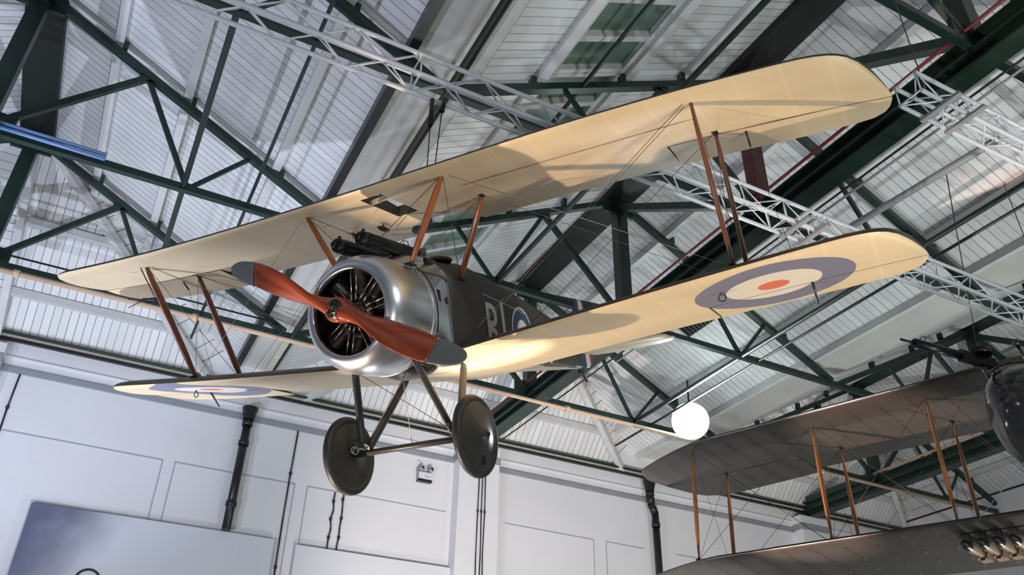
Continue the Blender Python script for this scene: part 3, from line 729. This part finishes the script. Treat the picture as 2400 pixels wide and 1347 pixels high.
# propeller -----------------------------------------------------------------
def blade_sections(r0,r1,n=26):
    out=[]
    wt=[(.05,.16),(.10,.15),(.18,.125),(.28,.150),(.40,.200),(.55,.238),(.72,.248),(.88,.232),(1.0,.208),(1.10,.180),(1.16,.150),(1.20,.115),(1.225,.080),(1.240,.03)]
    tt=[(.05,.115),(.10,.11),(.18,.085),(.28,.066),(.40,.050),(.6,.034),(.8,.024),(1.0,.017),(1.15,.012),(1.24,.006)]
    sw=[(.05,0),(.3,.005),(.6,.028),(.9,.030),(1.1,.012),(1.2,-.004),(1.24,-.010)]
    for k in range(n+1):
        r=r0+(r1-r0)*k/n;w=interp(wt,r);t=interp(tt,r)
        be=math.atan(2.45/(2*math.pi*max(r,.22)))
        be*=min(1,max(.25,(r-.05)/.22))
        sec=[];m=20
        for j in range(m):
            a=2*math.pi*j/m;u=math.cos(a)*w/2+interp(sw,r);v=math.sin(a)*t/2*(1.35 if math.sin(a)>0 else .55)
            sec.append((r,u,v,be))
        out.append(sec)
    return out
PA=28.58*D2
def blade_pt(q,s):
    r,u,v,be=q;rad=V((0,math.cos(PA)*s,-math.sin(PA)*s));tan=V((0,math.sin(PA)*s,math.cos(PA)*s))
    uu=tan*math.cos(be)*PSGN+V((1,0,0))*math.sin(be)
    nn=V((1,0,0))*math.cos(be)-tan*math.sin(be)*PSGN
    return V((.045,0,0))+rad*r+uu*u+nn*v
PSGN=-1
pm=MB()
for s in (1,-1): pm.loft([[blade_pt(q,s) for q in sec] for sec in blade_sections(.04,.955)])
pm.lathe([(-.03,.0),(-.03,.095),(-.02,.103),(.085,.103),(.100,.095),(.100,.0)],axis='x',n=40)
prop=pm.build('propeller','prop',cam)
for s in (1,-1):
    o=MB().loft([[blade_pt((q[0],q[1]*1.02,q[2]*1.15,q[3]),s) for q in sec] for sec in blade_sections(.955,1.2414,16)]).build('blade_tip','tipgrey',prop);o['label']='grey painted blade tip'
hb=MB();hb.lathe([(.10,.0),(.10,.082),(.108,.080),(.108,.035),(.122,.033),(.124,.020),(.105,.018),(.105,0)],axis='x',n=32);hub=hb.build('hub_plate','steel',prop)
for i in range(8):
    a=2*math.pi*(i+.5)/8;MB().tube((.104,.058*math.cos(a),.058*math.sin(a)),(.122,.058*math.cos(a),.058*math.sin(a)),.011,6).build('hub_bolt','steel',hub)
# hump and guns --------------------------------------------------------------
hp=MB();secs=[]
for x,h,w in ((-.50,.495,.18),(-.62,.545,.26),(-.80,.60,.31),(-1.0,.635,.32),(-1.2,.665,.31)):
    secs.append([V((x,w*math.cos(u),.30+(h-.30)*math.sin(u))) for u in [math.pi*i/16 for i in range(17)]]+[V((x,-w,.28)),V((x,w,.28))])
hp.loft(secs);hump=hp.build('gun_hump','alu',cam)
for y,zz in ((-.185,.640),(.065,.645)):
    gm=MB();gm.lathe([(-.25,0),(-.25,.050),(-.262,.064),(-.30,.066),(-.31,.060),(-.32,.066),(-.80,.064),(-.82,.05),(-.82,0)],(0,y,zz),'x',24);gg=gm.build('machine_gun','gun',cam)
    MB().tube((-.20,y,zz),(-.27,y,zz),.022,12).build('muzzle','gun',gg)
    MB().box((-.98,y,zz-.01),(.36,.06,.13)).build('breech','gun',gg)
    MB().box((-.31,y,zz+.075),(.03,.012,.03)).build('front_sight','gun',gg)
    rb=MB()
    for i in range(10):
        a=2*math.pi*i/10;rb.tube((-.34,y+.064*math.cos(a),zz+.064*math.sin(a)),(-.79,y+.062*math.cos(a),zz+.062*math.sin(a)),.0045,5)
    rb.build('jacket_fluting','gun',gg)
rs=MB();rs.torus((-1.03,0,.735),.052,.004,(0,1,0),(0,0,1),24,5);rs.tube((-1.03,0,.66),(-1.03,0,.787),.003,5);rs.tube((-1.03,-.05,.735),(-1.03,.05,.735),.003,5);rs.torus((-1.03,0,.735),.02,.003,(0,1,0),(0,0,1),16,5);rs.build('ring_sight','gun',cam)
# cockpit
ck=MB();ck.torus((-1.50,0,.652),.19,.016,(1.25,0,-.06),(0,1,0),32,8);ck.build('cockpit_coaming','leather',cam)
MB().lathe([(.655,0),(.656,.20)],(-1.50,0,0),'z',24).build('cockpit_opening','dark',cam)
MB().beam((-1.22,-.12,.69),(-1.22,.12,.69),.012,.08).build('windscreen','glass',cam)
MB().loft([[V((-1.68+.05*k,y,.67+zq)) for y,zq in ((-.10,0),(.10,0),(.07,.085),(-.07,.085))] for k in (0,1)],sm=False).build('headrest','cream',cam)
mb=MB();mb.box((-.93,.30,.50),(.12,.03,.05));mb.build('ejection_chute','black',pnl)
MB().loft([[V((-.84+.27*math.sin(t),.04+.26*math.cos(t)*math.cos(u),-.415+.12*math.cos(t)*math.sin(u))) for u in [2*math.pi*i/24 for i in range(24)]] for t in [(-.5+k/10)*math.pi*.98 for k in range(11)]]).build('exhaust_outlet','black',cam)
# undercarriage --------------------------------------------------------------
AX=-.787;AZ=-1.1045;TR=.6456
ax=MB();strut(ax,(AX,-TR,AZ),(AX,TR,AZ),.10,.055,prof=((0,1),(.5,1),(1,1)));axo=ax.build('axle_fairing','drab',cam)
MB().tube((AX,-TR-.11,AZ),(AX,TR+.11,AZ),.022,12).build('axle','black',axo)
for s in (1,-1):
    b=V((AX,s*.47,AZ+.02))
    strut_obj('undercarriage_leg',(-.51,s*.30,-.40),b+V((.03,0,0)),.085,.05,'drab',fit=False,prof=((0,.75),(.08,1),(.92,1),(1,.8)))
    strut_obj('undercarriage_leg',(-1.36,s*.30,-.42),b+V((-.04,0,0)),.085,.05,'drab',fit=False,prof=((0,.75),(.08,1),(.92,1),(1,.8)))
    MB().box((AX,s*.47,AZ+.12),(.26,.03,.03)).build('bungee_bridge','drab',cam)
    wh=empty('wheel',V((AX,s*TR,AZ)),None,None);wh.parent=cam
    MB().torus((0,0,0),.307,.040,(1,0,0),(0,0,1),64,14).build('tyre','tyre',wh)
    cv=MB();cv.lathe([(s*t,r) for t,r in ((.030,.292),(.036,.270),(.045,.235),(.062,.16),(.080,.09),(.100,.052),(.112,.040),(.118,.022),(.119,0))],axis='y',n=56);cvo=cv.build('wheel_cover','hubc',wh)
    cv=MB();cv.lathe([(-s*t,r) for t,r in ((.030,.292),(.034,.25),(.045,.12),(.055,.05),(.055,0))],axis='y',n=56);cv.build('inner_cover','hubc',wh)
    MB().tube((0,s*.117,0),(0,s*.130,0),.016,12).build('hub_cap','black',cvo)
    MB().loft([[V((.01+R_*.030*math.cos(t),s*(.0545+yy+.16*R_*.038*math.sin(t)),-.205+R_*.040*math.sin(t))) for t in [2*math.pi*i/24 for i in range(24)]] for yy,R_ in ((-.01,1),(.002,1),(.003,.9))]).build('valve_opening','dark',cvo)
wire((-.51,.30,-.42),(AX,-.47,AZ+.05),.0035);wire((-.51,-.30,-.42),(AX,.47,AZ+.05),.0035)
wire((-.70,.05,-.45),(AX,.02,AZ+.02),.003,'rope','tie_cord')
rp=MB()
for k,(c,R,u,v) in enumerate((((AX+.06,-.54,AZ+.035),.036,(0,1,.15),(.5,0,.8)),((AX+.07,-.40,AZ+.05),.026,(0,1,-.5),(.7,.2,.7)),((AX+.06,-.53,AZ+.03),.028,(0,1,.35),(.3,0,.9)),((AX+.055,-.47,AZ+.03),.032,(.2,1,.1),(.9,-.2,.3)))): rp.torus(c,R,.0055,u,v,20,6)
rp.build('rope_loop','rope',axo)
# tail -----------------------------------------------------------------------
def flat_surface(name,outline,m,par,axis='z',th=.05,mats=None,org=(0,0,0)):
    """outline in (x,u); thickened plan shape with rounded edge"""
    n=len(outline);cx=sum(p[0] for p in outline)/n;cu=sum(p[1] for p in outline)/n;secs=[]
    for k,f in ((-1,.94),(-.55,.985),(0,1),(.55,.985),(1,.94)):
        sec=[]
        for x,u in outline:
            X=cx+(x-cx)*f;Uu=cu+(u-cu)*f
            sec.append(V((X,Uu,k*th/2)) if axis=='z' else V((X,k*th/2,Uu)))
        secs.append([p+V(org) for p in sec])
    mb=MB();mb.loft(secs,sm=False)
    for i,f in enumerate(mb.f):
        z=sum(mb.v[j][2] for j in f)/len(f)
    return mb.build(name,m,par)
for s in (1,-1):
    flat_surface('tailplane',[(-4.62,s*.06),(-4.66,s*.5),(-4.86,s*1.12),(-4.98,s*1.27),(-5.08,s*1.27),(-5.08,s*.06)],'cream',cam,th=.045,org=(0,0,-.01))
    flat_surface('elevator',[(-5.095,s*.10),(-5.095,s*1.29),(-5.20,s*1.315),(-5.38,s*1.25),(-5.50,s*1.05),(-5.52,s*.4),(-5.40,s*.10)],'cream',cam,th=.035,org=(0,0,-.02))
flat_surface('fin',[(-4.55,.26),(-4.85,.42),(-5.08,.56),(-5.16,.58),(-5.16,.02),(-4.6,.10)],'olive',cam,'y',.035)
rud=empty('rudder',(-5.17,0,.0),None,None);rud.parent=cam
def rstrip(name,x0,x1,m):
    top=[(0,.60),(.06,.70),(.16,.765),(.28,.775),(.38,.71),(.45,.58),(.48,.40)];bot=[(0,-.19),(.16,-.20),(.30,-.18),(.42,-.08),(.48,.1)]
    a=[(-x,interp(top,x)) for x in [x0+(x1-x0)*i/6 for i in range(7)]];b=[(-x,interp(bot,x)) for x in [x1+(x0-x1)*i/6 for i in range(7)]]
    flat_surface(name,a+b,m,rud,'y',.035)
rstrip('rudder_stripe',.0,.16,'blue');rstrip('rudder_stripe',.16,.32,'letter');rstrip('rudder_stripe',.32,.48,'red')
sk=MB();sk.tube((-5.02,0,-.18),(-5.30,0,-.40),.022,10,r2=.016);sk.box((-5.12,0,-.24),(.10,.05,.08));so=sk.build('tail_skid','black',cam)
MB().tube((-5.27,0,-.375),(-5.37,0,-.455),.026,10,r2=.012).build('skid_shoe','peach',so)
# suspension wires of the main biplane
q1=CT+CR@(wing_pt('U',.62,.10)+V((0,0,.03)));q2=CT+CR@(wing_pt('U',.70,.10)+V((0,0,.03)))
sw=MB();sw.tube(q1,(1.795,5.14,5.12+EYE),.005,6);sw.tube(q2,(1.865,5.07,5.26+EYE),.005,6)
tag(sw.build('suspension_wire','black'),'pair of thin wires from the white truss to the upper wing above the propeller','wire')
# ================================================================== dark pusher biplane
FT=V((9.86,4.969,5.006+EYE));yw,pi_,ro=195.378*D2,3.192*D2,-.223*D2
Rz=Matrix(((math.cos(yw),-math.sin(yw),0),(math.sin(yw),math.cos(yw),0),(0,0,1)));Ry=Matrix(((math.cos(pi_),0,-math.sin(pi_)),(0,1,0),(math.sin(pi_),0,math.cos(pi_))));Rx=Matrix(((1,0,0),(0,math.cos(ro),-math.sin(ro)),(0,math.sin(ro),math.cos(ro))))
FR=Rz@Ry@Rx
fe=empty('biplane',FT,'dark brown biplane with golden struts and glossy black rounded nose, at lower right','aeroplane',rot=FR)
def fpt(w,y,c):
    i=4.627*D2;z=abs(y)*math.tan(3.152*D2);x=0
    if w=='L': x-=.07;z-=1.88
    return V((x-c*math.cos(i),y,z-c*math.sin(i)))
FL=[(5.0,0),(5.3,.04),(5.76,.15),(6.2,.29),(6.44,.38),(6.66,.47),(6.79,.60),(6.84,.80),(6.85,.85)]
FTt=[(1.4,1.66),(2.3,1.68),(4.05,1.72),(4.1,1.86),(5.55,1.97),(6.0,1.97),(6.3,1.86),(6.45,1.72),(6.6,1.46),(6.7,1.27),(6.80,1.02),(6.85,.88)]
def few(w,name):
    mb=MB();ys=sorted(set([-6.85,-6.84,-6.82,-6.79,-6.74,-6.7,-6.66,-6.6,-6.52,-6.44,-6.3,-6.2,-6.0,-5.76,-5.55,-5.3,-5.0,-4.6,-4.1,-4.05]+[-3.7+.42*i for i in range(18)]))
    wing_patch(mb,lambda y,c:fpt(w,y,c),ys,lambda y:interp(FL,abs(y)),lambda y:interp(FTt,abs(y)),lambda y:interp(FL,abs(y)),lambda y:interp(FTt,abs(y)),14,chord=1.75)
    o=mb.build(name,['fedark','fetop'],fe)
    hm=MB();hm.tube(fpt(w,-4.1,1.2)+V((0,0,-.004)),fpt(w,-6.7,1.22)+V((0,0,-.004)),.008,5);hm.tube(fpt(w,-4.08,1.2)+V((0,0,-.004)),fpt(w,-4.05,1.84)+V((0,0,-.004)),.008,5);hm.build('aileron_gap','black',o)
    for i in range(13):
        rb=MB();y=-5.2+.42*i;pts=[fpt(w,y,c)+V((0,0,naca(c/1.75)[1]*1.75-.003)) for c in (.05,.25,.6,1.0,1.4,1.68)]
        for a,b in zip(pts,pts[1:]): rb.tube(a,b,.0045,5)
        rb.build('rib_tape','fedark',o)
    return o
fU=few('U','upper_wing');fLw=few('L','lower_wing')
p=MB();cc=fpt('L',-5.42,.92);
for r,z,m in ((.44,-.012,'ledge'),): p.lathe([(z,0),(z,r)],cc+V((0,0,.012)),'z',40)
fr=MB();n=40;fr.add([fpt('L',-5.42+.44*math.cos(2*math.pi*i/n),.90+.44*math.sin(2*math.pi*i/n))+V((0,0,-.014)) for i in range(n)],[tuple(range(n))]);fr.build('cream_roundel','ledge',fLw)
fS={}
for y,cf,cr_,yb in ((-5.458,.287,1.257,-5.47),(-3.355,.397,1.229,-3.32),(-1.65,.384,1.188,-1.63)):
    for k,c in (('f',cf),('r',cr_)):
        t=fpt('U',y,c);b=fpt('L',yb,c-.05)+V((0,0,.09));fS[(round(y),k)]=(t,b)
        o=strut_obj('interplane_strut',t,b,.095,.055,'fewood',par=fe,prof=((0,.18),(.1,.45),(.3,.85),(.55,1.0),(.75,.9),(.92,.5),(1,.25)))
ks=sorted(set(k[0] for k in fS))
for a,b in zip(ks,ks[1:]):
    for k in ('f','r'):
        wire(fS[(a,k)][0],fS[(b,k)][1],.0035,par=fe);wire(fS[(b,k)][0],fS[(a,k)][1],.0035,par=fe)
for a in ks: wire(fS[(a,'f')][0],fS[(a,'r')][1],.003,par=fe);wire(fS[(a,'r')][0],fS[(a,'f')][1],.003,par=fe)
wire(fS[(ks[-1],'r')][0],V((-.9,-.45,-1.6)),.004,'wirel',par=fe);wire(fS[(ks[-1],'f')][0],V((-.3,-.45,-1.6)),.004,'wirel',par=fe)
na=MB();secs=[]
for x,w,zt,zb in ((2.02,.015,-1.36,-1.40),(2.0,.10,-1.26,-1.50),(1.93,.20,-1.14,-1.62),(1.80,.30,-1.02,-1.73),(1.58,.385,-.92,-1.82),(1.25,.44,-.86,-1.87),(.8,.47,-.84,-1.88),(.2,.48,-.84,-1.88),(-.8,.47,-.86,-1.88),(-1.6,.40,-.95,-1.86)):
    h=(zt-zb)/2;zc=(zt+zb)/2;sec=[]
    for i in range(36):
        a=2*math.pi*i/36;e=.80;c_,s_=math.cos(a),math.sin(a);sec.append(V((x,math.copysign(abs(c_)**e,c_)*w,zc+math.copysign(abs(s_)**e,s_)*h)))
    secs.append(sec)
na.loft(secs);nac=na.build('nacelle','nacelle',fe)
# front gun
a=V((1.30,-.28,-.66));m_=V((2.30,-.72,-.66));d=(m_-a).normalized()
gn=MB();gn.tube(a.lerp(m_,.38),a.lerp(m_,.95),.050,16);gn.tube(a.lerp(m_,.95),m_+d*.12,.014,10);gn.beam(a-d*.05,a.lerp(m_,.40),.07,.12);gun=gn.build('machine_gun','gun',fe)
MB().tube(a+d*.12+V((0,0,.07)),a+d*.12+V((0,0,.135)),.115,24).build('ammunition_drum','gun',gun)
mt=MB();mt.tube(a+d*.15,V((1.45,-.30,-.93)),.02,8);mt.tube(a+d*.02,V((1.2,-.30,-.9)),.016,8);mt.torus((1.3,-.1,-.84),.25,.014,(1,0,0),(0,1,0),24,6);mt.build('gun_mount','steel',gun)
MB().torus(a+d*.9+V((0,0,.09)),.03,.004,(0,1,0),(0,0,1),14,5).build('fore_sight','gun',gun)
w2=MB();w2.tube((1.05,.05,-.78),(1.12,-.02,-.45),.02,8);w2.tube((1.12,-.02,-.45),(1.14,-.02,-.38),.035,10);w2.build('control_lever','steel',fe)
tag(MB().tube(FT+FR@V((-.45,-.9,.10)),(7.72,4.25,8.0),.006,6).build('suspension_wire','black'),'long thin wire rising from the dark aeroplane to the grey hung rail','wire')
wire((1.4,-.2,-1.85),(-.1,-1.3,-1.83),.004,'wirel',par=fe)
# bombs
bl=['tan bomb with a dark nose, outermost of the row under the dark wing','second tan bomb from the outer end of the row','third tan bomb from the outer end of the row','tan bomb at the frame edge, innermost of the row']
for i,(y) in enumerate((-1.53,-1.345,-1.165,-.985)):
    p0=fpt('L',y,.10)+V((0,0,-.24));r=empty('aerial_bomb',FT+FR@p0,bl[i],'bomb','bombs under the dark lower wing',rot=FR)
    L=.62
    MB().lathe([(-.10,.062),(-.2,.064),(-.34,.052),(-.5,.03),(-.62,.012),(-.62,0)],(0,0,0),'x',24).build('bomb_body','bombtan',r)
    nm=MB();nm.lathe([(.05,0),(.045,.022),(.03,.024),(.02,.040),(-.02,.056),(-.10,.0625)],(0,0,0),'x',24);nz=nm.build('bomb_nose','black',r)
    MB().lathe([(-.09,.0635),(-.11,.0640)],(0,0,0),'x',24).build('nose_band','gold',nz)
    fn=MB()
    for a_ in (45,135): 
        c_,s_=math.cos(a_*D2)*.085,math.sin(a_*D2)*.085;fn.beam((-.47,0,0),(-.66,0,0),.004,.17,up=(0,c_,s_))
    fn.tube((-.50,0,0),(-.66,0,0),.008,6)
    for k in range(4):
        a0=(k*90+45)*D2;a1=a0+math.pi/2;q=lambda a:V((0,.085*math.cos(a),.085*math.sin(a)))
        fn.add([V((-.52,0,0))+q(a0),V((-.52,0,0))+q(a1),V((-.66,0,0))+q(a1),V((-.66,0,0))+q(a0)],[(0,1,2,3)])
    fn.build('tail_fins','bombtan',r)
    MB().tube((-.22,0,.06),(-.22,0,.245),.010,6).build('rack_lug','black',r)
MB().beam(fpt('L',-1.62,.32)+V((0,0,-.03)),fpt('L',-.90,.32)+V((0,0,-.03)),.03,.02).build('bomb_rack','black',fe)
# ================================================================== lamps and added fill lights
def spot(name,loc,tgt,power,col,size=50,blend=.5,rad=.12):
    l=bpy.data.lights.new(name,'SPOT');l.energy=power;l.color=col;l.spot_size=size*D2;l.spot_blend=blend;l.shadow_soft_size=rad
    o=bpy.data.objects.new(name,l);C.objects.link(o);o.location=loc;o.rotation_euler=(V(tgt)-V(loc)).to_track_quat('-Z','Y').to_euler();return o
def point(name,loc,power,col,rad=.3):
    l=bpy.data.lights.new(name,'POINT');l.energy=power;l.color=col;l.shadow_soft_size=rad
    o=bpy.data.objects.new(name,l);C.objects.link(o);o.location=loc;return o
WARM=(1,.78,.58);COOL=(.74,.80,1);NEU=(.95,1,.97)
cw_=lambda x,y,z: CT+CR@V((x,y,z))
spot('uplight_warm',(0.3,8.6,.5),cw_(-.9,2.6,.8),2000,WARM,46,.4,.05)
spot('uplight_root',(6.1,5.3,.7),cw_(-1.45,.48,-.3),4600,WARM,13,.9,.05)
spot('uplight_front',(-1.2,1.0,.5),cw_(-.6,-1.5,.3),160,(1,.85,.72),60,.6,.10)
spot('fill_port',(6.6,.6,.4),cw_(-1.6,2.4,0),650,WARM,34,.7,.06)  # unseen fill, added to soften the wheel shadow on the lower wing
spot('uplight_dark',(4.5,10.5,.4),FT+FR@V((-.85,-2.5,0)),5200,(1,.70,.58),17,.7,.06)
spot('high_spot',(3.7,-1.6,7.2),cw_(-.2,.3,0),420,(.92,.95,1),22,.6,.10)
spot('uplight_cool_left',(1.0,9.5,.4),(-3.5,13,10),1900,COOL,95,.7,.05)
spot('ceiling_fill_left',(-6,8,.4),(-1,12,11),1700,COOL,90,.7,.06)  # unseen light added to brighten the left ceiling
spot('ceiling_fill_right',(13.5,6,.4),(13,9,11),1300,NEU,110,.7,.06)  # added to lift the right-hand ceiling, source not in view
spot('ceiling_fill_middle',(8.2,-2.5,.4),(6.5,6,11),1300,NEU,70,.7,.06)  # added fill for the middle ceiling, unseen
spot('wallwash_left',(-4,6,.6),(1,17.4,5),1400,(.90,.92,1),80,.6,.06)
spot('wallwash_right',(6.5,8,.6),(11,17.4,5.5),3100,(1,.89,.86),80,.6,.06)
for i,(x,y,p,c) in enumerate(((-5,2,180,COOL),(2,-3,180,NEU),(8,1.5,170,NEU),(15,7,170,NEU),(5,13,120,NEU),(-3,12,120,COOL))):  # unseen upward discs added as general ambient fill
    l=bpy.data.lights.new('floor_fill','AREA');l.shape='DISK';l.size=1.2;l.energy=p;l.color=c
    o=bpy.data.objects.new('floor_fill',l);C.objects.link(o);o.location=(x,y,.3);o.rotation_euler=(math.pi,0,0)
spot('flood_beam',fpos+fd*.35,(0,0,EYE),500,(.85,1,.98),140,.8,.25)
point('flood_spill',fpos+fd*.6+V((0,0,.1)),10,(.85,1,.98),.2)
# ================================================================== camera
RW=Matrix(((0.88427553,-0.46657218,0.01916215),(0.26647775,0.47049630,-0.84120321),(0.38346630,0.74896170,0.54037947)))
cd=bpy.data.cameras.new('camera');co=bpy.data.objects.new('camera',cd);C.objects.link(co)
cd.sensor_width=36;cd.lens=36*1966/2400;cd.clip_end=200
right=V(RW[0]);up=-V(RW[1]);back=-V(RW[2])
m3=Matrix((right,up,back)).transposed();co.matrix_world=Matrix.Translation((0,0,EYE))@m3.to_4x4()
s=bpy.context.scene;s.camera=co
w=bpy.data.worlds.new('world');s.world=w;w.use_nodes=True
w.node_tree.nodes['Background'].inputs[0].default_value=(.02,.025,.03,1);w.node_tree.nodes['Background'].inputs[1].default_value=.3
s.view_settings.view_transform='Standard';s.view_settings.look='None';s.view_settings.gamma=1;s.view_settings.exposure=0
s.view_settings.use_curve_mapping=False
s.cycles.use_denoising=True;s.cycles.max_bounces=6;s.cycles.diffuse_bounces=3;s.cycles.glossy_bounces=3;s.cycles.sample_clamp_indirect=4
